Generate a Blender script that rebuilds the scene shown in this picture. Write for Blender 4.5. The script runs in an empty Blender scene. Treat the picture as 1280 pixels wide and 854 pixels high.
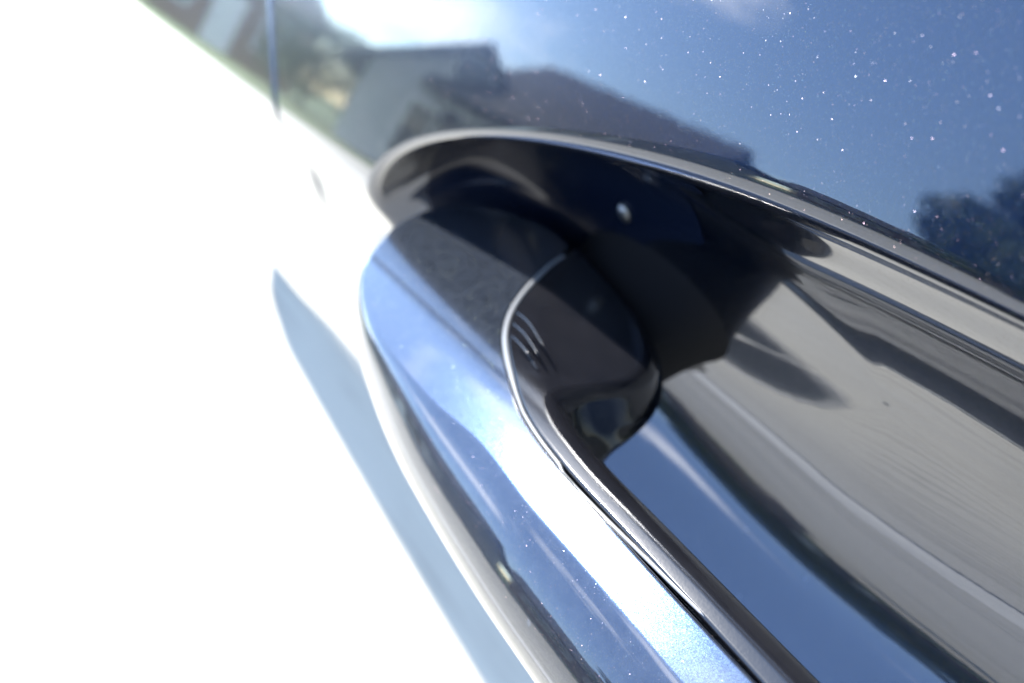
import bpy, math, random
import numpy as np
from mathutils import Vector, Matrix

random.seed(7); np.random.seed(7)
S = bpy.context.scene
COL = S.collection
R = math.radians
H0 = 0.85                      # height of the handle top above the ground (m)

# ------------------------------------------------------------------ camera
cam_d = bpy.data.cameras.new('camera'); cam = bpy.data.objects.new('camera', cam_d); COL.objects.link(cam)
S.camera = cam
cam_d.sensor_width = 36.0; cam_d.lens = 28.125
cam_d.clip_start = 0.004; cam_d.clip_end = 2000
def cam_matrix(vp=(-60., -160.), roll=2., tilt=27., f=1000.):
    Y = Vector((vp[0]-640, 427-vp[1], -f)).normalized()
    u = Vector((math.sin(R(roll)), math.cos(R(roll)), 0)); fwd = Vector((0, 0, -1))
    Z = (u + fwd * (-(u.dot(Y)) / fwd.dot(Y))).normalized()
    X = Y.cross(Z)
    M = Matrix((X, Y, Z))                       # camera space -> car space
    a = R(tilt)
    T = Matrix(((math.cos(a), 0, math.sin(a)), (0, 1, 0), (-math.sin(a), 0, math.cos(a))))
    return T @ M
cam.matrix_world = Matrix.Translation((0, 0, H0 + 0.100)) @ cam_matrix().to_4x4()
cam_d.dof.use_dof = True
cam_d.dof.focus_distance = 0.109
cam_d.dof.aperture_fstop = 12.5
cam_d.dof.aperture_blades = 7

# ------------------------------------------------------------------ light
CLOUD = (2.37, 2.91, 0.2)
SUN = Vector((0.15, 0.57, 0.81)).normalized()      # direction towards the sun
w = bpy.data.worlds.new('World'); S.world = w; w.use_nodes = True
nt = w.node_tree; nt.nodes.clear()
out = nt.nodes.new('ShaderNodeOutputWorld'); bg = nt.nodes.new('ShaderNodeBackground')
sky = nt.nodes.new('ShaderNodeTexSky'); sky.sky_type = 'NISHITA'; sky.sun_disc = False
sky.sun_elevation = math.asin(SUN.z); sky.sun_rotation = math.atan2(SUN.x, SUN.y)
sky.air_density = 1.0; sky.dust_density = 0.0; sky.ozone_density = 1.0
tc = nt.nodes.new('ShaderNodeTexCoord'); mp = nt.nodes.new('ShaderNodeMapping')
mp.inputs['Scale'].default_value = (1, 1, 2.6); mp.inputs['Location'].default_value = CLOUD
cn = nt.nodes.new('ShaderNodeTexNoise'); cn.inputs['Scale'].default_value = 2.3; cn.inputs['Detail'].default_value = 8
cn.inputs['Roughness'].default_value = 0.58
cr = nt.nodes.new('ShaderNodeValToRGB'); cr.color_ramp.elements[0].position = 0.54; cr.color_ramp.elements[1].position = 0.76
mx = nt.nodes.new('ShaderNodeMix'); mx.data_type = 'RGBA'
mx.inputs['B'].default_value = (11, 11.3, 12, 1)
L = nt.links.new
L(tc.outputs['Generated'], mp.inputs['Vector']); L(mp.outputs['Vector'], cn.inputs['Vector'])
L(cn.outputs['Fac'], cr.inputs['Fac']); L(cr.outputs['Color'], mx.inputs['Factor'])
L(sky.outputs['Color'], mx.inputs['A']); L(mx.outputs['Result'], bg.inputs['Color'])
bg.inputs['Strength'].default_value = 0.14
L(bg.outputs['Background'], out.inputs['Surface'])
sd = bpy.data.lights.new('sun', 'SUN'); so = bpy.data.objects.new('sun', sd); COL.objects.link(so)
sd.energy = 2.8; sd.angle = R(0.53); sd.color = (1, 0.955, 0.88)
so.rotation_euler = (-SUN).to_track_quat('-Z', 'Y').to_euler(); so.location = SUN * 30
S.view_settings.view_transform = 'Standard'; S.view_settings.look = 'None'
S.view_settings.gamma = 1.0; S.view_settings.use_curve_mapping = False
S.view_settings.exposure = 2.75
S.render.engine = 'CYCLES'
S.cycles.max_bounces = 8; S.cycles.glossy_bounces = 6; S.cycles.use_denoising = True
S.cycles.sample_clamp_indirect = 12; S.cycles.caustics_reflective = False; S.cycles.caustics_refractive = False

# ------------------------------------------------------------------ helpers
def tag(o, label=None, cat=None, group=None, kind=None):
    if label: o['label'] = label
    if cat: o['category'] = cat
    if group: o['group'] = group
    if kind: o['kind'] = kind
    return o
def empty(name, loc=(0, 0, 0)):
    o = bpy.data.objects.new(name, None); o.location = loc; o.empty_display_size = 0.1; COL.objects.link(o); return o
def link(name, me, mat, parent=None):
    o = bpy.data.objects.new(name, me); COL.objects.link(o)
    if mat: me.materials.append(mat)
    if parent:
        o.parent = parent
        o.matrix_parent_inverse = Matrix.Translation(-world_loc(parent))
    return o
def world_loc(o):
    return Vector(o.location) if o.parent is None else Vector((0, 0, 0)) + Vector(o.location)
def mesh(name, V, F, smooth=True):
    me = bpy.data.meshes.new(name); me.from_pydata([tuple(v) for v in V], [], F); me.update()
    if smooth: me.polygons.foreach_set('use_smooth', [True] * len(me.polygons))
    return me
def surf(name, func, us, vs, mat, parent=None, closed_u=False, flip=False):
    """mesh of P(u,v) given in car millimetres, with normals taken from the surface function itself"""
    us = np.asarray(us, float); vs = np.asarray(vs, float)
    U, W = np.meshgrid(us, vs, indexing='ij')
    def ev(a, b): return func(a, b)
    P = ev(U, W)
    e = 1e-4
    du = ev(U + e*(us.max()-us.min()), W) - ev(U - e*(us.max()-us.min()), W)
    dv = ev(U, W + e*(vs.max()-vs.min())) - ev(U, W - e*(vs.max()-vs.min()))
    N = np.cross(du, dv); ln = np.linalg.norm(N, axis=-1, keepdims=True); ln[ln < 1e-12] = 1; N = N / ln
    if flip: N = -N
    nu, nv = U.shape
    V = P.reshape(-1, 3) * 0.001; V[:, 2] += H0
    F = []
    for i in range(nu if closed_u else nu - 1):
        i2 = (i + 1) % nu
        for j in range(nv - 1):
            q = (i*nv + j, i2*nv + j, i2*nv + j + 1, i*nv + j + 1)
            F.append(q[::-1] if flip else q)
    me = mesh(name, V, F)
    me.normals_split_custom_set_from_vertices([tuple(n) for n in N.reshape(-1, 3)])
    return link(name, me, mat, parent)
def boxes(name, lst, mat, parent=None, bevel=0.0):
    V = []; F = []
    for (c, s, *rz) in lst:
        a = rz[0] if rz else 0.0
        b = len(V)
        for dx in (-.5, .5):
            for dy in (-.5, .5):
                for dz in (-.5, .5):
                    x = dx*s[0]; y = dy*s[1]
                    V.append((c[0] + x*math.cos(a) - y*math.sin(a), c[1] + x*math.sin(a) + y*math.cos(a), c[2] + dz*s[2]))
        F += [tuple(b + k for k in f) for f in ((0,1,3,2),(4,6,7,5),(0,4,5,1),(2,3,7,6),(0,2,6,4),(1,5,7,3))]
    o = link(name, mesh(name, V, F, False), mat, parent)
    if bevel:
        m = o.modifiers.new('bevel', 'BEVEL'); m.width = bevel; m.segments = 2
    return o
def hermite(xs, ys, x):
    """monotone-ish cubic through points (Catmull-Rom slopes)"""
    xs = np.asarray(xs, float); ys = np.asarray(ys, float); x = np.asarray(x, float)
    m = np.gradient(ys, xs)
    i = np.clip(np.searchsorted(xs, x) - 1, 0, len(xs) - 2)
    h = xs[i+1] - xs[i]; t = (x - xs[i]) / h
    return ((2*t**3 - 3*t**2 + 1)*ys[i] + (t**3 - 2*t**2 + t)*h*m[i] + (-2*t**3 + 3*t**2)*ys[i+1] + (t**3 - t**2)*h*m[i+1])
def sstep(a, b, x):
    t = np.clip((x - a) / (b - a), 0, 1)
    return t*t*(3 - 2*t)

# ------------------------------------------------------------------ materials
def newmat(name):
    m = bpy.data.materials.new(name); m.use_nodes = True
    return m, m.node_tree, m.node_tree.nodes['Principled BSDF']
def N(t, kind, **kw):
    n = t.nodes.new(kind)
    for k, v in kw.items():
        if k in n.inputs: n.inputs[k].default_value = v
        else: setattr(n, k, v)
    return n
def simple(name, col, rough=0.5, metal=0.0, noise=0.0, scale=8.0, coat=0.0):
    m, t, p = newmat(name)
    p.inputs['Roughness'].default_value = rough; p.inputs['Metallic'].default_value = metal
    p.inputs['Coat Weight'].default_value = coat
    if noise:
        tcn = N(t, 'ShaderNodeTexCoord'); n = N(t, 'ShaderNodeTexNoise', Scale=scale, Detail=8.0)
        r = N(t, 'ShaderNodeValToRGB')
        r.color_ramp.elements[0].position = 0.3; r.color_ramp.elements[1].position = 0.7
        r.color_ramp.elements[0].color = (*[c*(1-noise) for c in col], 1); r.color_ramp.elements[1].color = (*[min(1, c*(1+noise)) for c in col], 1)
        t.links.new(tcn.outputs['Object'], n.inputs['Vector']); t.links.new(n.outputs['Fac'], r.inputs['Fac']); t.links.new(r.outputs['Color'], p.inputs['Base Color'])
    else:
        p.inputs['Base Color'].default_value = (*col, 1)
    return m

def paint_material():
    m, t, p = newmat('dark_blue_metallic_paint'); l = t.links.new
    tcn = N(t, 'ShaderNodeTexCoord'); geo = N(t, 'ShaderNodeNewGeometry')
    # metal flakes: each cell of about 0.25 mm has its own tilt and tint, under a smooth clear coat
    def cells(scale):
        v = N(t, 'ShaderNodeTexVoronoi', Scale=scale); v.feature = 'F1'
        l(tcn.outputs['Object'], v.inputs['Vector'])
        sub = N(t, 'ShaderNodeVectorMath', operation='SUBTRACT'); sub.inputs[1].default_value = (.5, .5, .5)
        l(v.outputs['Color'], sub.inputs[0]); return v, sub
    v1, s1 = cells(13000.0); v2, s2 = cells(7000.0)
    h2 = N(t, 'ShaderNodeSeparateColor'); l(v2.outputs['Color'], h2.inputs['Color'])
    # a few larger flakes, each covering only the middle of its cell
    sp = N(t, 'ShaderNodeMath', operation='GREATER_THAN'); sp.inputs[1].default_value = 0.5; l(h2.outputs['Red'], sp.inputs[0])
    core = N(t, 'ShaderNodeMath', operation='LESS_THAN'); core.inputs[1].default_value = 0.36; l(v2.outputs['Distance'], core.inputs[0])
    spk = N(t, 'ShaderNodeMath', operation='MULTIPLY'); l(sp.outputs['Value'], spk.inputs[0]); l(core.outputs['Value'], spk.inputs[1])
    a1 = N(t, 'ShaderNodeVectorMath', operation='SCALE'); a1.inputs['Scale'].default_value = 0.07; l(s1.outputs['Vector'], a1.inputs[0])
    hue = N(t, 'ShaderNodeTexWhiteNoise'); l(v2.outputs['Position'], hue.inputs['Vector'])
    s3 = N(t, 'ShaderNodeVectorMath', operation='SUBTRACT'); s3.inputs[1].default_value = (.5, .5, .5); l(hue.outputs['Color'], s3.inputs[0])
    a2 = N(t, 'ShaderNodeVectorMath', operation='SCALE'); a2.inputs['Scale'].default_value = 1.9; l(s3.outputs['Vector'], a2.inputs[0])
    am = N(t, 'ShaderNodeMix'); am.data_type = 'VECTOR'; l(spk.outputs['Value'], am.inputs['Factor']); l(a1.outputs['Vector'], am.inputs[4]); l(a2.outputs['Vector'], am.inputs[5])
    ad = N(t, 'ShaderNodeVectorMath', operation='ADD'); l(geo.outputs['Normal'], ad.inputs[0]); l(am.outputs[1], ad.inputs[1])
    nm = N(t, 'ShaderNodeVectorMath', operation='NORMALIZE'); l(ad.outputs['Vector'], nm.inputs[0])
    l(nm.outputs['Vector'], p.inputs['Normal'])
    cmb = N(t, 'ShaderNodeCombineColor'); cmb.mode = 'HSV'; cmb.inputs[1].default_value = 0.3; cmb.inputs[2].default_value = 0.13
    l(hue.outputs['Value'], cmb.inputs[0])
    pw = N(t, 'ShaderNodeMath', operation='POWER'); pw.inputs[1].default_value = 4.0; l(h2.outputs['Green'], pw.inputs[0])
    pv = N(t, 'ShaderNodeMapRange'); pv.inputs['To Min'].default_value = .006; pv.inputs['To Max'].default_value = .13; l(pw.outputs['Value'], pv.inputs['Value']); l(pv.outputs['Result'], cmb.inputs[2])
    mixc = N(t, 'ShaderNodeMix'); mixc.data_type = 'RGBA'
    mixc.inputs['A'].default_value = (0.0060, 0.0135, 0.034, 1)
    l(spk.outputs['Value'], mixc.inputs['Factor']); l(cmb.outputs['Color'], mixc.inputs['B'])
    l(mixc.outputs['Result'], p.inputs['Base Color'])
    p.inputs['Metallic'].default_value = 0.9
    rg = N(t, 'ShaderNodeMapRange'); rg.inputs['To Min'].default_value = 0.23; rg.inputs['To Max'].default_value = 0.27
    l(spk.outputs['Value'], rg.inputs['Value']); l(rg.outputs['Result'], p.inputs['Roughness'])
    p.inputs['Coat Weight'].default_value = 1.0; p.inputs['Coat IOR'].default_value = 1.65
    # fine dust and hairline swirls on the coat
    dn = N(t, 'ShaderNodeTexNoise', Scale=45.0, Detail=6.0); l(tcn.outputs['Object'], dn.inputs['Vector'])
    dr = N(t, 'ShaderNodeMapRange'); dr.inputs['To Min'].default_value = 0.012; dr.inputs['To Max'].default_value = 0.05
    l(dn.outputs['Fac'], dr.inputs['Value']); l(dr.outputs['Result'], p.inputs['Coat Roughness'])
    ob = N(t, 'ShaderNodeTexNoise', Scale=260.0, Detail=2.0); l(tcn.outputs['Object'], ob.inputs['Vector'])
    bp = N(t, 'ShaderNodeBump', Strength=0.016, Distance=0.0004); l(ob.outputs['Fac'], bp.inputs['Height'])
    l(bp.outputs['Normal'], p.inputs['Coat Normal'])
    # road dust that has settled on the faces turned up
    sx = N(t, 'ShaderNodeSeparateXYZ'); l(geo.outputs['Normal'], sx.inputs['Vector'])
    up = N(t, 'ShaderNodeMapRange'); up.inputs['From Min'].default_value = .55; up.inputs['From Max'].default_value = 1.0; up.inputs['To Max'].default_value = 1.0
    l(sx.outputs['Z'], up.inputs['Value'])
    dd = N(t, 'ShaderNodeTexNoise', Scale=420.0, Detail=7.0, Roughness=0.65); l(tcn.outputs['Object'], dd.inputs['Vector'])
    df = N(t, 'ShaderNodeMapRange'); df.inputs['From Min'].default_value = .0; df.inputs['From Max'].default_value = 1.0; df.inputs['To Max'].default_value = .12
    l(dd.outputs['Fac'], df.inputs['Value'])
    fm = N(t, 'ShaderNodeMath', operation='MULTIPLY'); l(up.outputs['Result'], fm.inputs[0]); l(df.outputs['Result'], fm.inputs[1])
    # single grains
    gv = N(t, 'ShaderNodeTexVoronoi', Scale=260.0); l(tcn.outputs['Object'], gv.inputs['Vector'])
    gs = N(t, 'ShaderNodeSeparateColor'); l(gv.outputs['Color'], gs.inputs['Color'])
    gr = N(t, 'ShaderNodeMath', operation='MULTIPLY'); gr.inputs[1].default_value = .16; l(gs.outputs['Red'], gr.inputs[0])
    g1 = N(t, 'ShaderNodeMath', operation='LESS_THAN'); l(gv.outputs['Distance'], g1.inputs[0]); l(gr.outputs['Value'], g1.inputs[1])
    g2 = N(t, 'ShaderNodeMath', operation='GREATER_THAN'); g2.inputs[1].default_value = .9; l(gs.outputs['Green'], g2.inputs[0])
    g3 = N(t, 'ShaderNodeMath', operation='MULTIPLY'); l(g1.outputs['Value'], g3.inputs[0]); l(g2.outputs['Value'], g3.inputs[1])
    g4 = N(t, 'ShaderNodeMath', operation='MULTIPLY'); l(g3.outputs['Value'], g4.inputs[0]); l(up.outputs['Result'], g4.inputs[1])
    g5 = N(t, 'ShaderNodeMath', operation='MULTIPLY'); g5.inputs[1].default_value = .4; l(g4.outputs['Value'], g5.inputs[0])
    fa = N(t, 'ShaderNodeMath', operation='ADD', use_clamp=True); l(fm.outputs['Value'], fa.inputs[0]); l(g5.outputs['Value'], fa.inputs[1])
    ds = N(t, 'ShaderNodeBsdfDiffuse'); ds.inputs['Color'].default_value = (.23, .27, .34, 1)
    ms = N(t, 'ShaderNodeMixShader'); l(fa.outputs['Value'], ms.inputs['Fac']); l(p.outputs['BSDF'], ms.inputs[1]); l(ds.outputs['BSDF'], ms.inputs[2])
    l(ms.outputs['Shader'], t.nodes['Material Output'].inputs['Surface'])
    return m
M_PAINT = paint_material()

def plastic_material():
    m, t, p = newmat('satin_black_grip_plastic'); l = t.links.new
    tcn = N(t, 'ShaderNodeTexCoord')
    g = N(t, 'ShaderNodeTexNoise', Scale=2200.0, Detail=2.0); l(tcn.outputs['Object'], g.inputs['Vector'])
    d = N(t, 'ShaderNodeTexNoise', Scale=120.0, Detail=5.0); l(tcn.outputs['Object'], d.inputs['Vector'])
    r = N(t, 'ShaderNodeValToRGB'); r.color_ramp.elements[0].color = (.003, .0035, .005, 1); r.color_ramp.elements[1].color = (.009, .009, .011, 1)
    l(d.outputs['Fac'], r.inputs['Fac']); l(r.outputs['Color'], p.inputs['Base Color'])
    b = N(t, 'ShaderNodeBump', Strength=0.06, Distance=0.0001); l(g.outputs['Fac'], b.inputs['Height']); l(b.outputs['Normal'], p.inputs['Normal'])
    p.inputs['Roughness'].default_value = 0.15; p.inputs['IOR'].default_value = 1.55
    return m
M_GRIP = plastic_material()
M_RUBBER = simple('black_rubber', (.012, .012, .013), 0.55)
M_WELL = simple('matt_black_seal', (.004, .004, .005), .8)
M_WELL.node_tree.nodes['Principled BSDF'].inputs['Specular IOR Level'].default_value = .12
M_TRIM = simple('gloss_black_trim', (.01, .01, .011), 0.12, coat=0.5)
M_GLASS = simple('tinted_window_glass', (.012, .016, .017), 0.02)

def concrete_material():
    m, t, p = newmat('broomed_concrete'); l = t.links.new
    tcn = N(t, 'ShaderNodeTexCoord')
    mpn = N(t, 'ShaderNodeMapping'); mpn.inputs['Scale'].default_value = (60, 2.5, 1); l(tcn.outputs['Object'], mpn.inputs['Vector'])
    br = N(t, 'ShaderNodeTexNoise', Scale=1.0, Detail=6.0); l(mpn.outputs['Vector'], br.inputs['Vector'])
    bl = N(t, 'ShaderNodeTexNoise', Scale=1.3, Detail=8.0); l(tcn.outputs['Object'], bl.inputs['Vector'])
    sp = N(t, 'ShaderNodeTexVoronoi', Scale=34.0); l(tcn.outputs['Object'], sp.inputs['Vector'])
    st = N(t, 'ShaderNodeMapRange'); st.inputs['From Min'].default_value = .03; st.inputs['From Max'].default_value = .10; st.inputs['To Min'].default_value = 0.72
    l(sp.outputs['Distance'], st.inputs['Value'])
    mixv = N(t, 'ShaderNodeMath', operation='ADD'); l(br.outputs['Fac'], mixv.inputs[0]); l(bl.outputs['Fac'], mixv.inputs[1])
    r = N(t, 'ShaderNodeValToRGB'); r.color_ramp.elements[0].position = .7; r.color_ramp.elements[1].position = 1.3
    r.color_ramp.elements[0].color = (.28, .26, .215, 1); r.color_ramp.elements[1].color = (.385, .36, .30, 1)
    hm = N(t, 'ShaderNodeMath', operation='MULTIPLY'); hm.inputs[1].default_value = 1.0
    l(mixv.outputs['Value'], hm.inputs[0]); l(hm.outputs['Value'], r.inputs['Fac'])
    mu = N(t, 'ShaderNodeMix'); mu.data_type = 'RGBA'; mu.blend_type = 'MULTIPLY'; mu.inputs['Factor'].default_value = 1
    l(r.outputs['Color'], mu.inputs['A']); l(st.outputs['Result'], mu.inputs['B']); l(mu.outputs['Result'], p.inputs['Base Color'])
    b = N(t, 'ShaderNodeBump', Strength=0.3, Distance=0.003); l(br.outputs['Fac'], b.inputs['Height']); l(b.outputs['Normal'], p.inputs['Normal'])
    p.inputs['Roughness'].default_value = 0.9
    return m
M_CONC = concrete_material()

# ------------------------------------------------------------------ ground
def ground_sheet():
    m, t, p = newmat('grass_and_soil'); l = t.links.new
    tcn = N(t, 'ShaderNodeTexCoord'); n = N(t, 'ShaderNodeTexNoise', Scale=.7, Detail=10.0); l(tcn.outputs['Object'], n.inputs['Vector'])
    r = N(t, 'ShaderNodeValToRGB'); r.color_ramp.elements[0].color = (.05, .075, .02, 1); r.color_ramp.elements[1].color = (.10, .13, .04, 1)
    l(n.outputs['Fac'], r.inputs['Fac']); l(r.outputs['Color'], p.inputs['Base Color']); p.inputs['Roughness'].default_value = .9
    g = link('ground', mesh('ground', [(-600, -600, -.03), (600, -600, -.03), (600, 600, -.03), (-600, 600, -.03)], [(0, 1, 2, 3)], False), m)
    tag(g, kind='structure')
ground_sheet()
drive = empty('driveway'); tag(drive, kind='structure')
bed = boxes('joint_bed', [((-4.5, 1.5, -.018), (14.98, 14.98, .012))], simple('joint_filler', (.10, .095, .085), .9, noise=.3, scale=20), drive)
slab_me = None
for ix in range(6):
    for iy in range(7):
        cx = -10.75 + ix*2.5; cy = -4.5 + iy*3.0
        if (cx < -7 and cy > 6) or cy > 9: continue
        if slab_me is None:
            slab = boxes('slab', [((0, 0, 0), (2.488, 2.988, .10))], M_CONC, drive, bevel=.006); slab_me = slab.data
        else:
            slab = bpy.data.objects.new('slab', slab_me); COL.objects.link(slab); slab.parent = drive
            b_ = slab.modifiers.new('bevel', 'BEVEL'); b_.width = .006; b_.segments = 2
        slab.location = (cx, cy, -.05)

M_PALE = simple('pale_gutter_concrete', (.52, .50, .45), .85, noise=.12, scale=6)
for cy in np.arange(-4.5, 9, 3.0):
    boxes('gutter_strip', [((-1.50, cy, -.012), (.26, 2.985, .040))], M_PALE, drive, bevel=.004)
boxes('gutter_joint', [((-1.37 + .012, 1.5, -.02), (.022, 14.9, .044))], simple('dark_joint', (.05, .048, .045), .9), drive)

# ------------------------------------------------------------------ what the paint mirrors: houses and trees across the drive
M_SIDING = simple('grey_siding', (.27, .28, .30), .7, noise=.08, scale=3)
M_PALESIDING = simple('pale_siding', (.48, .49, .50), .7, noise=.08, scale=3)
M_BRICK = simple('red_brick_wall', (.21, .115, .09), .85, noise=.35, scale=30)
M_SHINGLE = simple('charcoal_shingles', (.045, .043, .045), .9, noise=.35, scale=14)
M_WHITE = simple('white_painted_wood', (.78, .78, .76), .5, noise=.05, scale=5)
M_PANE = simple('house_window_glass', (.02, .025, .03), .03)
def house(loc, rz, L, W, He, Hr, wall, label):
    o = empty('house', (0, 0, 0)); tag(o, label, 'house')
    def place(ob): ob.matrix_parent_inverse = Matrix.Identity(4); return ob
    hl, hw = L/2, W/2
    V = [(-hl, -hw, 0), (hl, -hw, 0), (hl, hw, 0), (-hl, hw, 0), (-hl, -hw, He), (hl, -hw, He), (hl, hw, He), (-hl, hw, He), (-hl, 0, Hr - .12), (hl, 0, Hr - .12)]
    F = [(0, 1, 5, 4), (2, 3, 7, 6), (1, 2, 6, 9, 5), (3, 0, 4, 8, 7)]
    place(link('wall', mesh('wall', V, F, False), wall, o))
    e = .45; k = (Hr - He)/hw; zl = He - k*e
    rv = []
    for z in (0, .16):
        rv += [(-hl - e, -hw - e, zl + z), (hl + e, -hw - e, zl + z), (hl + e, 0, Hr + z), (-hl - e, 0, Hr + z), (hl + e, hw + e, zl + z), (-hl - e, hw + e, zl + z)]
    rf = [(6, 7, 8, 9), (9, 8, 10, 11), (1, 0, 3, 2), (2, 3, 5, 4), (0, 1, 7, 6), (4, 5, 11, 10), (0, 6, 9, 3), (3, 9, 11, 5), (1, 2, 8, 7), (2, 4, 10, 8)]
    roof = link('roof', mesh('roof', rv, rf, False), M_SHINGLE, o)
    if wall is M_BRICK: place(boxes('chimney', [((hl*.4, hw*.35, Hr + .05), (.6, .6, 1.5))], M_BRICK, roof))
    def win(x, y, z, sx, sz, side):
        if side == 'y': fr = boxes('window', [((x, y, z), (sx + .16, .08, sz + .16))], M_WHITE, o); boxes('pane', [((x - sx/4 - .01, y - .03, z), (sx/2 - .05, .05, sz - .04)), ((x + sx/4 + .01, y - .03, z), (sx/2 - .05, .05, sz - .04))], M_PANE, fr)
        else: fr = boxes('window', [((x, y, z), (.08, sx + .16, sz + .16))], M_WHITE, o); boxes('pane', [((x + .03, y, z), (.05, sx - .04, sz - .04))], M_PANE, fr)
    for i, x in enumerate(np.linspace(-hl*.7, hl*.7, 4)):
        if i == 1: 
            dr = boxes('door', [((x, -hw - .01, 1.02), (.98, .08, 2.04))], M_WHITE, o); boxes('door_knob', [((x + .36, -hw - .07, 1.0), (.06, .06, .06))], M_TRIM, dr)
        else: win(x, -hw - .01, He*.55, 1.3, 1.15, 'y')
    win(hl + .01, 0, He*.55, 1.4, 1.2, 'x'); win(hl + .01, 0, (He + Hr)/2 + .15, .7, .6, 'x')
    o.location = loc; o.rotation_euler = (0, 0, rz)
    return o
def leaf_mat(name, c0, c1):
    m, t, p = newmat(name); l = t.links.new
    oi = N(t, 'ShaderNodeTexCoord'); n = N(t, 'ShaderNodeTexNoise', Scale=1.6, Detail=5.0); l(oi.outputs['Object'], n.inputs['Vector'])
    r = N(t, 'ShaderNodeValToRGB'); r.color_ramp.elements[0].position = .35; r.color_ramp.elements[1].position = .65
    r.color_ramp.elements[0].color = (*c0, 1); r.color_ramp.elements[1].color = (*c1, 1)
    l(n.outputs['Fac'], r.inputs['Fac']); l(r.outputs['Color'], p.inputs['Base Color']); p.inputs['Roughness'].default_value = .55
    return m
M_LEAF = leaf_mat('green_leaves', (.030, .055, .012), (.085, .12, .03))
M_LEAF2 = leaf_mat('olive_leaves', (.05, .06, .015), (.13, .14, .035))
M_BARK = simple('bark', (.09, .07, .05), .9, noise=.4, scale=12)
def tree(loc, h, rad, trunk_h, mat, label, group, n=5000, seed=0):
    rng = np.random.default_rng(seed)
    o = empty('tree', loc); tag(o, label, 'tree', group)
    V = []; F = []
    def limb(p0, p1, r0, r1, k=7):
        p0 = Vector(p0); p1 = Vector(p1); ax = (p1 - p0).normalized(); s1 = ax.orthogonal().normalized(); s2 = ax.cross(s1); b = len(V)
        for (p, r) in ((p0, r0), ((p0 + p1)/2 + s1*r0*.3, (r0 + r1)/2), (p1, r1)):
            for i in range(k):
                a = 2*math.pi*i/k; V.append(tuple(p + s1*r*math.cos(a) + s2*r*math.sin(a)))
        for q in range(2):
            for i in range(k): F.append((b + q*k + i, b + q*k + (i + 1) % k, b + (q + 1)*k + (i + 1) % k, b + (q + 1)*k + i))
    limb((0, 0, 0), (0.1, .05, h*.75), h*.035, h*.008)
    clumps = []
    for i in range(16):
        a = rng.uniform(0, 6.28); zz = trunk_h + (h - trunk_h)*rng.uniform(.05, .9); rr = rad*rng.uniform(.25, .8)*(1 - .55*abs((zz - trunk_h)/(h - trunk_h) - .4))
        c = (rr*math.cos(a), rr*math.sin(a), zz); clumps.append((c, rad*rng.uniform(.28, .5)))
        limb((0.03, .02, max(trunk_h*.7, zz - rr*.8)), c, h*.010, h*.003, 5)
    V2 = V; F2 = F
    tr = link('trunk', mesh('trunk', V2, F2), M_BARK, None); tr.parent = o
    LV = []; LF = []
    for i in range(n):
        c, r = clumps[rng.integers(len(clumps))]
        d = rng.normal(size=3); d /= np.linalg.norm(d); p = np.array(c) + d*r*rng.uniform(.55, 1.08)*np.array([1, 1, .8])
        s1 = rng.normal(size=3); s1 /= np.linalg.norm(s1); s2 = np.cross(s1, d + .3*rng.normal(size=3)); s2 /= max(np.linalg.norm(s2), 1e-6)
        L_ = h*rng.uniform(.018, .034); b = len(LV)
        LV += [tuple(p - s1*L_), tuple(p + s2*L_*.5), tuple(p + s1*L_), tuple(p - s2*L_*.5)]; LF.append((b, b + 1, b + 2, b + 3))
    cr_ = link('crown', mesh('crown', LV, LF, False), mat, None); cr_.parent = o
    return o
house((-8.9, 16.0, 0), R(-61), 6.0, 3.4, 2.0, 3.35, M_PALESIDING, 'pale gabled house mirrored above the recess rim')
house((-9.9, 11.7, 0), R(78), 4.2, 4.4, 2.4, 4.0, M_SIDING, 'grey house with charcoal roof mirrored right of the pale gabled house')
house((-4.6, 28.0, 0), R(-12), 8.0, 6.0, 2.7, 4.2, M_BRICK, 'red brick house mirrored beyond the door shut line')
house((-19.5, 9.0, 0), R(60), 8.5, 6.0, 3.0, 5.0, M_BRICK, 'red brick house behind the mirrored row of trees')
G_ = 'trees across the drive'
tree((-8.4, 3.7, 0), 4.3, 1.1, 1.4, M_LEAF, 'leafy green tree mirrored at the right edge of the door', G_, seed=3)
for k, (x, y, h, r, mt, lb) in enumerate([
        (-13.0, 1.2, 5.8, 2.0, M_LEAF2, 'low olive tree left of the leafy green tree in the mirrored row'), (-13.6, 5.2, 6.2, 1.9, M_LEAF, 'round green tree between the olive tree and the grey house'),
        (-12.2, -2.8, 6.4, 2.1, M_LEAF, 'broad green tree at the near end of the mirrored row'), (-2.6, 22.0, 3.2, 1.6, M_LEAF2, 'small olive tree in front of the red brick house'), (-7.2, 19.6, 2.6, 1.9, M_LEAF, 'low bushy green tree left of the pale gabled house')]):
    tree((x, y, 0), h, r, .7, mt, lb, G_, seed=20 + k)

# ------------------------------------------------------------------ the car side (millimetres, origin below the camera, z=0 on the handle's crown)
car = empty('car', (0.3, 0.6, 0.0))
tag(car, 'dark blue metallic car with its door handle in an oval recess', 'car')
GAP = 300.0
def softplus(t): return np.where(t > 30, t, np.log1p(np.exp(np.minimum(t, 30))))
def panel_x(y, z):
    x = 38.0 + 0.072*z + 0.53*3.0*softplus((z + 6)/3.0)
    x = x + 0.0007*np.maximum(z - 20, 0)**2 + 3.6*np.exp(-((z + 28)/12.0)**2)
    x = x + 0.0007*np.maximum(-380 - z, 0)**2
    x = x + 0.0011*np.maximum(y - 1780, 0)**2*sstep(-220, -480, z)
    x = x + 1.4e-5*np.maximum(y - 60, 0)**2 + 0.0009*np.maximum(y - 2080, 0)**2 + 1.4e-5*np.minimum(y - 60, 0)**2
    return x
CY, CZ, EAF, EAN, EBU, EBL = 70.0, -17.0, 146.0, 215.0, 41.5, 85.0
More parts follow.
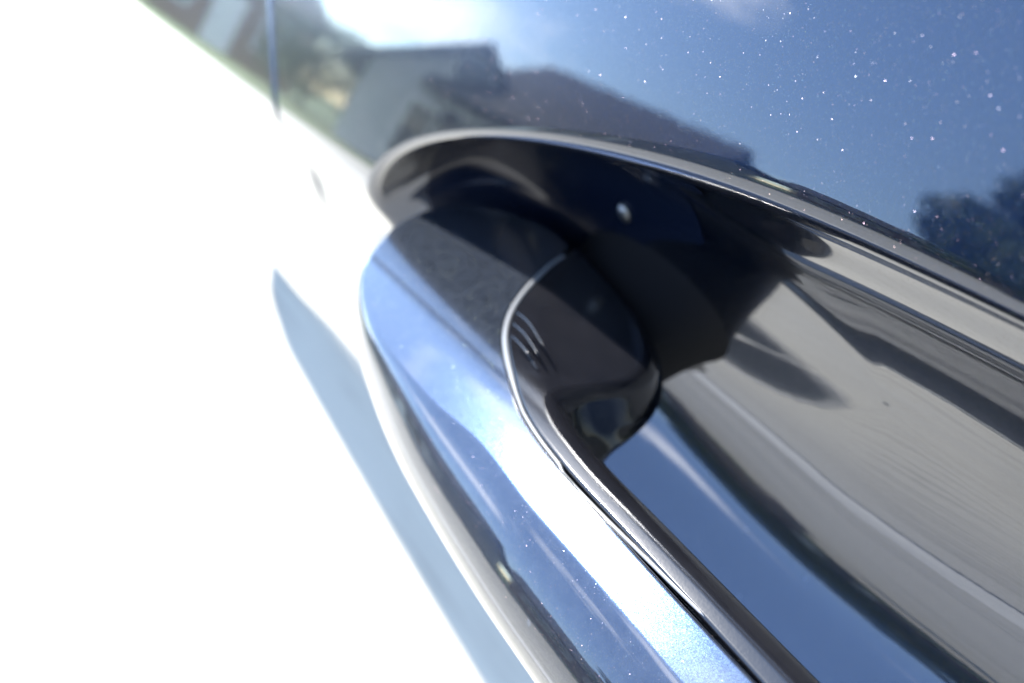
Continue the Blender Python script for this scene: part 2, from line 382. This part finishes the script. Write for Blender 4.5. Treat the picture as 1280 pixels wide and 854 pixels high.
LIP0 = 8.6; DEEP = 26.0
Z_BOT, Z_TOP, Y_NEAR = -640.0, 105.0, -420.0
def cup_param(th, v):
    """v in [-1,0]: from the recess centre to the lip; [0,1]: over the rolled lip; [1,2]: out to the door's edge"""
    c = np.cos(th); s = np.sin(th); EA = np.where(c > 0, EAF, EAN); EB = np.where(s > 0, EBU, EBL); LIP = LIP0 - 3.6*c**4
    Rr = np.sqrt((EA*c)**2 + (EB*s)**2)
    n = (2.9 + 0.3*s)*s*s + np.where(c > 0, 5.0 + 19.0*sstep(-.35, .35, s), 4.0)*c*c
    a_end = np.arctan(n*30.0/Rr)
    # lip
    al = a_end*(1 - np.clip(v, 0, 1))
    e = LIP - LIP*np.sin(al); wl = LIP*(1 - np.cos(al))
    e0 = LIP - LIP*np.sin(a_end); w0 = LIP*(1 - np.cos(a_end))
    q_lip = 1 + e/Rr
    q0 = 1 + e0/Rr
    # dish
    qq = np.clip(v + 1, 0, 1)
    q_dish = q0*qq
    dp = DEEP + LIP0 - w0
    n_in = n*30.0/dp
    w_dish = w0 + dp*(1 - np.power(np.maximum(qq, 1e-9), n_in))
    inside = v < 0
    q = np.where(inside, q_dish, q_lip)
    wv = np.where(inside, w_dish, wl)
    y = CY + q*EA*c; z = CZ + q*EB*s - 14.0*np.maximum(1 - q*q, 0)
    base = panel_x(y, z); flat = 42.5 + (z + 15)*0.04
    k = sstep(0.72, 1.02, q)
    x = base*k + flat*(1 - k) + wv
    # outside: from the lip's outer edge to the rectangle of the door
    q1 = 1 + LIP/Rr
    y1 = CY + q1*EA*c; z1 = CZ + q1*EB*s
    dy = c*EA; dz = s*EBU*2.2
    ty = np.where(dy > 0, (GAP - CY)/np.maximum(dy, 1e-9), (Y_NEAR - CY)/np.minimum(dy, -1e-9))
    tz = np.where(dz > 0, (Z_TOP - CZ)/np.maximum(dz, 1e-9), (Z_BOT - CZ)/np.minimum(dz, -1e-9))
    tt = np.minimum(np.abs(ty), np.abs(tz))
    y2 = CY + dy*tt; z2 = CZ + dz*tt
    f = np.clip(v - 1, 0, 1)**1.7
    yo = y1*(1 - f) + y2*f; zo = z1*(1 - f) + z2*f
    o = v > 1
    y = np.where(o, yo, y); z = np.where(o, zo, z); x = np.where(o, panel_x(yo, zo), x)
    return np.stack([x, y, z], -1)
NT = 720
th = np.linspace(0, 2*np.pi, NT, endpoint=False)
# make sure the rectangle's corners are hit by a ray
door = surf('door', cup_param, th, np.concatenate([np.linspace(0, 1, 17), 1 + np.linspace(0, 1, 110)[1:]]), M_PAINT, car, closed_u=True)
recess = surf('handle_recess', cup_param, th, np.concatenate([-1 + np.linspace(0.004, 0.70, 40), -1 + np.linspace(0.70, 1.0, 60)[1:-1], [-1e-6]]), M_PAINT, door, closed_u=True)
def dark_reflection(th, t):                                          # added dark skin standing in for dim reflections at the recess's far end
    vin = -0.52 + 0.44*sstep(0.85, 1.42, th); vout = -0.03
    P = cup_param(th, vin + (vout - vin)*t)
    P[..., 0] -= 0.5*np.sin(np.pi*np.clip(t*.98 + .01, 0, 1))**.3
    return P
M_DARK_REFLECTION = simple('navy_black_reflection', (.003, .005, .012), .14)
M_DARK_REFLECTION.node_tree.nodes['Principled BSDF'].inputs['Specular IOR Level'].default_value = .22
surf('recess_dark_reflection', dark_reflection, np.linspace(-.75, 1.42, 160), np.linspace(0, 1, 50), M_DARK_REFLECTION, door)
# small metal dome added as a bright glint above the handle's mounting
def dome(a, t):
    r = 2.3*np.sin(np.minimum(t, 1)*np.pi/2); h = 1.5*np.cos(np.minimum(t, 1)*np.pi/2)
    return np.stack([DOME_X - h, 142 + .75*r*np.cos(a), -14 + 1.3*r*np.sin(a)], -1)
DOME_X = float(cup_param(np.array([[0.42]]), np.array([[-0.62]]))[0, 0, 0]) - .2
surf('glint_dome', dome, np.linspace(0, 2*np.pi, 24, endpoint=False), np.linspace(0.02, 1, 10), simple('grey_glint_metal', (.20, .205, .21), .42, metal=1.0), door, closed_u=True)
# neighbouring panel beyond the shut line
def edge_round(d, r=3.0):
    d = np.clip(d, 0, r); return r - np.sqrt(np.maximum(r*r - (r - d)**2, 0))
def rear_panel(y, z):
    yy = np.maximum(y, GAP + 4)
    x = panel_x(yy, z) + edge_round(yy - GAP - 4) + np.maximum(GAP + 4 - y, 0)*6
    return np.stack([x, yy, z], -1)
ys = np.concatenate([[GAP + 1], GAP + 4 + np.linspace(0, 3, 8), np.linspace(GAP + 12, 1900, 60), np.linspace(1920, 2700, 50)])
zs = np.concatenate([np.linspace(Z_BOT, -60, 70), np.linspace(-58, 30, 90), np.linspace(32, Z_TOP, 24)])
surf('rear_door', rear_panel, ys, zs, M_PAINT, car, flip=True)
def door_return(y, z):                                     # the door's own folded edge at the shut line
    t = y
    return np.stack([panel_x(GAP + 0*t, z) + 14*t, GAP - 1.2*np.sin(t*1.5) + 0*z, z], -1)
surf('door_edge', door_return, np.linspace(0, 1, 6), zs, M_PAINT, door, flip=False)
def seal(y, z): return np.stack([panel_x(GAP + 0*y, z) + 13, y, z], -1)
surf('shut_line_seal', seal, np.linspace(GAP - 12, GAP + 16, 4), zs[::3], M_RUBBER, car, flip=True)
# greenhouse, roof, sill and underside: out of the frame, mirrored in the paint and shading the ground
def pt(y, z): return panel_x(np.array([float(y)]), np.array([float(z)]))[0]
xb = pt(60, Z_TOP)
def strip(name, prof, y0, y1, mat, parent=car, ny=30):
    prof = np.array(prof, float); tt = np.linspace(0, 1, len(prof))
    def f(y, t):
        x = hermite(tt, prof[:, 0], t) + (panel_x(y, 0*y + Z_TOP) - xb); z = hermite(tt, prof[:, 1], t)
        return np.stack([x, y, z], -1)
    return surf(name, f, np.linspace(y0, y1, ny), np.linspace(0, 1, 24), mat, parent, flip=True)
strip('belt_moulding', [(xb + 1, Z_TOP - 1), (xb - 2, Z_TOP + 4), (xb, Z_TOP + 14), (xb + 8, Z_TOP + 16)], -420, 2300, M_TRIM)
strip('side_window', [(xb + 7, Z_TOP + 10), (xb + 70, Z_TOP + 150), (xb + 145, Z_TOP + 300), (xb + 230, Z_TOP + 440)], -420, 1500, M_GLASS)
strip('window_pillar', [(xb + 5, Z_TOP + 12), (xb + 68, Z_TOP + 152), (xb + 143, Z_TOP + 302), (xb + 228, Z_TOP + 442)], GAP - 45, GAP + 60, M_TRIM, ny=6)
strip('rear_pillar', [(xb + 7, Z_TOP + 10), (xb + 70, Z_TOP + 150), (xb + 145, Z_TOP + 300), (xb + 230, Z_TOP + 440)], 1500, 2300, M_PAINT)
strip('roof', [(xb + 226, Z_TOP + 436), (xb + 245, Z_TOP + 470), (xb + 330, Z_TOP + 500), (xb + 800, Z_TOP + 520), (xb + 1400, Z_TOP + 470)], -420, 2300, M_PAINT)
boxes('underbody', [((.98, .90, .24), (1.42, 2.4, .06))], M_RUBBER, car)
boxes('far_side', [((1.66, 1.05, .60), (.05, 2.9, .68))], M_PAINT, car)
boxes('tail_panel', [((.90, 2.52, .60), (1.35, .04, .66))], M_PAINT, car)

# ------------------------------------------------------------------ the handle
ST = np.array([   # outer contour x,y | seam x,y | roll-over along the top, roll-over in height
    (-5.4, 65, 17.5, 65, 16, 16), (-4.9, 85, 18.6, 85, 16, 16), (-3.6, 105, 20.2, 96, 16.5, 16), (-1.6, 125, 22, 102, 17, 16), (1.6, 142, 24, 107, 16.5, 15),
    (7, 159.5, 26.2, 112, 13, 12), (15.5, 174, 29, 117, 9, 9), (26, 181.5, 32, 120.5, 8, 8), (37, 182, 35, 122.8, 8, 7.5), (45, 175, 38, 124.3, 6.5, 6.5),
    (51, 163, 41, 125.3, 5.5, 6), (54.5, 148, 44.5, 126, 5, 5.5), (55.5, 136, 47.5, 126.3, 4, 5), (54, 127.6, 50.8, 126.2, 1.5, 4)], float)
def seat(T, cols):                                         # settle plan points on the handle's sloping top
    for c in cols:
        for k in range(len(T)):
            x, y = T[k, c], T[k, c+1]; X = x
            for _ in range(30): X = x*(1 - float(crown(X, 0))/100)
            f = X/x if abs(x) > 1e-6 else 1.0
            T[k, c] = X; T[k, c+1] = y*f
SLOPE = 0.5
def crown(x, y):                                           # the top of the handle falls away towards the door
    return -SLOPE*3.0*softplus((np.asarray(x, float) - 24)/3.0) - 0.0016*np.maximum(4.0 - np.asarray(x, float), 0)**2
seat(ST, (0, 2))
near = ST[1:9][::-1].copy(); near[:, 1] = 30 - near[:, 1]; near[:, 3] = 30 - near[:, 3]
ST = np.vstack([near, ST])
SS = np.concatenate([[0], np.cumsum(np.hypot(np.diff(ST[:, 0]), np.diff(ST[:, 1])) + 0.4*np.hypot(np.diff(ST[:, 2]), np.diff(ST[:, 3])))]); SS /= SS[-1]
BOT = -27.0
def outer_shell(s, t):
    o = [hermite(SS, ST[:, k], s) for k in range(6)]
    dx = o[2] - o[0]; dy = o[3] - o[1]; Ln = np.maximum(np.hypot(dx, dy), 1e-6)
    ru = np.minimum(o[4], Ln*0.8); rz = o[5]
    eb = 0.7                                               # small radius along the seam
    # t: 0-.2 underside, .2-.3 lower round, .3-.38 side, .38-.72 upper round, .72-.93 top, .93-1 seam edge
    rl = np.minimum(rz*0.6, 8)
    u = np.zeros_like(s); z = np.zeros_like(s)
    a = np.clip(t/.2, 0, 1); u0 = (Ln - eb)*(1 - a) + rl*a; z0 = BOT + 0*a
    b = np.clip((t - .2)/.1, 0, 1)*np.pi/2; u1 = rl - rl*np.sin(b); z1 = BOT + rl - rl*np.cos(b)
    c = np.clip((t - .3)/.08, 0, 1); u2 = 0*c; z2 = (BOT + rl)*(1 - c) + (-rz)*c
    d = np.clip((t - .38)/.34, 0, 1)*np.pi/2; u3 = ru*(1 - np.cos(d)**1.3); z3 = -rz + rz*np.sin(d)**1.3
    f = np.clip((t - .72)/.21, 0, 1); u4 = ru*(1 - f) + (Ln - eb)*f; z4 = 0*f
    g = np.clip((t - .93)/.07, 0, 1)*1.9; u5 = Ln - eb + eb*np.sin(np.minimum(g, np.pi/2)); z5 = -eb + eb*np.cos(np.minimum(g, np.pi/2)) - np.maximum(g - np.pi/2, 0)*6
    conds = [t < .2, t < .3, t < .38, t < .72, t < .93]
    u = np.select(conds, [u0, u1, u2, u3, u4], u5); z = np.select(conds, [z0, z1, z2, z3, z4], z5)
    x = o[0] + dx/Ln*u; y = o[1] + dy/Ln*u
    z = z + crown(x, y)*np.clip((z - BOT)/8, 0, 1)
    return np.stack([x, y, z], -1)
ts = np.concatenate([np.linspace(0, .2, 6), np.linspace(.2, .3, 8)[1:], np.linspace(.3, .38, 4)[1:], np.linspace(.38, .72, 30)[1:], np.linspace(.72, .93, 14)[1:], np.linspace(.93, 1, 10)[1:]])
door_handle = surf('door_handle', outer_shell, np.linspace(0, 1, 420), ts, M_PAINT, car, flip=False)
IT = np.array([   # seam x,y | grip contour x,y | roll radius
    (18.1, 65, 24.2, 65, 4.4), (19.2, 85, 25.1, 82, 4.3), (20.8, 96, 26.3, 90.6, 3.9), (22.6, 102, 27.4, 94, 3.2), (24.6, 106.6, 30.2, 92.8, 3.0), (26.8, 111.6, 34, 89, 2.6),
    (29.6, 116.5, 38.5, 86, 2.4), (32.6, 119.9, 42, 86.4, 2.4), (35.4, 122.2, 45.2, 89.8, 2.4), (38.4, 123.7, 48.2, 96, 2.4), (41.4, 124.7, 51, 105, 2.4), (45, 125.4, 53.2, 115, 2.4), (48, 125.7, 54.2, 121, 2.2), (51, 125.6, 54.2, 125, 1.5)], float)
seat(IT, (0, 2))
near = IT[1:9][::-1].copy(); near[:, 1] = 30 - near[:, 1]; near[:, 3] = 30 - near[:, 3]
IT = np.vstack([near, IT])
SI = np.concatenate([[0], np.cumsum(np.hypot(np.diff(IT[:, 2]), np.diff(IT[:, 3])) + 0.6*np.hypot(np.diff(IT[:, 0]), np.diff(IT[:, 1])))]); SI /= SI[-1]
GDROP = 0.26
for k in range(len(IT)):
    dl = math.hypot(IT[k, 2] - IT[k, 0], IT[k, 3] - IT[k, 1]); IT[k, 2:4] *= 1 + GDROP*max(dl - 5, 0)/100*1.05
def grip(s, t):
    o = [hermite(SI, IT[:, k], s) for k in range(5)]
    dx = o[2] - o[0]; dy = o[3] - o[1]; Ln = np.maximum(np.hypot(dx, dy), 1e-6)
    r = np.minimum(o[4], Ln*.7); eb = .8; top = -0.25
    # 0-.08 seam wall and edge, .08-.3 top, .3-.6 roll, .6-.85 wall, .85-1 underside
    a = np.clip(t/.08, 0, 1)*1.9; aa = np.maximum(1.9 - a - (1.9 - np.pi/2), 0)
    u0 = eb - eb*np.sin(np.minimum(1.9 - a, np.pi/2)); z0 = top - eb + eb*np.cos(np.minimum(1.9 - a, np.pi/2)) - np.maximum(1.9 - a - np.pi/2, 0)*6
    b = np.clip((t - .08)/.22, 0, 1); u1 = eb + (Ln - r - eb)*b; z1 = top + 0*b
    c = np.clip((t - .3)/.3, 0, 1)*np.pi/2; u2 = Ln - r + r*np.sin(c); z2 = top - r*1.3 + r*1.3*np.cos(c)
    d = np.clip((t - .6)/.25, 0, 1); u3 = Ln - 2.0*np.sin(d*np.pi)*0.6; z3 = (top - r*1.3)*(1 - d) + (BOT + 1)*d
    f = np.clip((t - .85)/.15, 0, 1); u4 = Ln*(1 - f); z4 = BOT + 1 + 0*f
    conds = [t < .08, t < .3, t < .6, t < .85]
    u = np.select(conds, [u0, u1, u2, u3], u4); z = np.select(conds, [z0, z1, z2, z3], z4)
    x = o[0] + dx/Ln*u; y = o[1] + dy/Ln*u
    z = z + (crown(x, y) - GDROP*np.maximum(u - 6, 0))*np.clip((z - BOT)/14, 0, 1)
    return np.stack([x, y, z], -1)
tg = np.concatenate([np.linspace(0, .08, 8), np.linspace(.08, .3, 10)[1:], np.linspace(.3, .6, 18)[1:], np.linspace(.6, .85, 12)[1:], np.linspace(.85, 1, 5)[1:]])
surf('inner_grip', grip, np.linspace(0, 1, 360), tg, M_GRIP, door_handle, flip=False)
# the stem that carries the handle's end into the recess
def stem(th_, t):
    cx = 52 + 30*t; ca = np.cos(th_); sa = np.sin(th_)
    return np.stack([cx + 0*th_, 146 - 6*t + (26 - 2*t + 9*t**4)*ca, -41 + (14 + 1.5*t + 7*t**4)*sa], -1)
surf('stem', stem, np.linspace(0, 2*np.pi, 72, endpoint=False) + .01, np.linspace(0, 1.2, 16), M_WELL, door_handle, closed_u=True)
# three fine ribs added for glints where the grip turns off the strap
_g = np.stack(np.meshgrid(np.linspace(.45, .75, 200), np.linspace(.07, .34, 80), indexing='ij'), -1).reshape(-1, 2)
_gp = grip(_g[:, 0], _g[:, 1])
for pts in (((35.0, 121), (34.8, 116), (33.0, 108.5)), ((32.7, 119), (32.4, 114), (31.0, 107.5)), ((30.5, 116.2), (30.2, 111.6), (29.2, 106.2))):
    pts = np.array(pts)
    def rib(u, a, pts=pts):
        x = hermite([0, .5, 1], pts[:, 0], u); y = hermite([0, .5, 1], pts[:, 1], u)
        flat_ = np.stack([x.ravel(), y.ravel()], -1)
        d2 = ((flat_[:, None, :] - _gp[None, :, :2])**2).sum(-1)
        w_ = np.exp(-d2/0.8) + 1e-12; z = ((w_*_gp[None, :, 2]).sum(1)/w_.sum(1)).reshape(x.shape)
        r = 0.28*np.sin(np.pi*np.clip(u*.9 + .06, 0, 1))**.5
        return np.stack([x + r*np.cos(a), y + .3*r*np.cos(a), z + .05 + r*np.sin(a)], -1)
    surf('glint_rib', rib, np.linspace(0, 1, 24), np.linspace(0, 2*np.pi, 9), M_GRIP, door_handle, flip=True)
# pale bead added to draw the highlight on the joint of shell and grip
bead_t = ST[4:, 2:4]; bead_s = np.linspace(0, 1, len(bead_t))
def bead(s, a):
    c = [hermite(bead_s, bead_t[:, k], s) for k in range(2)]
    e = 1e-3; tx = hermite(bead_s, bead_t[:, 0], np.clip(s + e, 0, 1)) - hermite(bead_s, bead_t[:, 0], np.clip(s - e, 0, 1)); ty = hermite(bead_s, bead_t[:, 1], np.clip(s + e, 0, 1)) - hermite(bead_s, bead_t[:, 1], np.clip(s - e, 0, 1))
    ln = np.maximum(np.hypot(tx, ty), 1e-9); nx, ny = ty/ln, -tx/ln
    r = 0.62 - 0.3*(1 - sstep(.38, .55, s))
    off = 0.3 + r*np.cos(a)
    return np.stack([c[0] + nx*off, c[1] + ny*off, crown(c[0], c[1]) - 0.62 + r*np.sin(a)], -1)
M_BEAD = simple('grey_highlight', (.16, .165, .17), .3)
surf('highlight_bead', bead, np.linspace(0, 1, 260), np.linspace(0, 2*np.pi, 13), M_BEAD, door_handle)
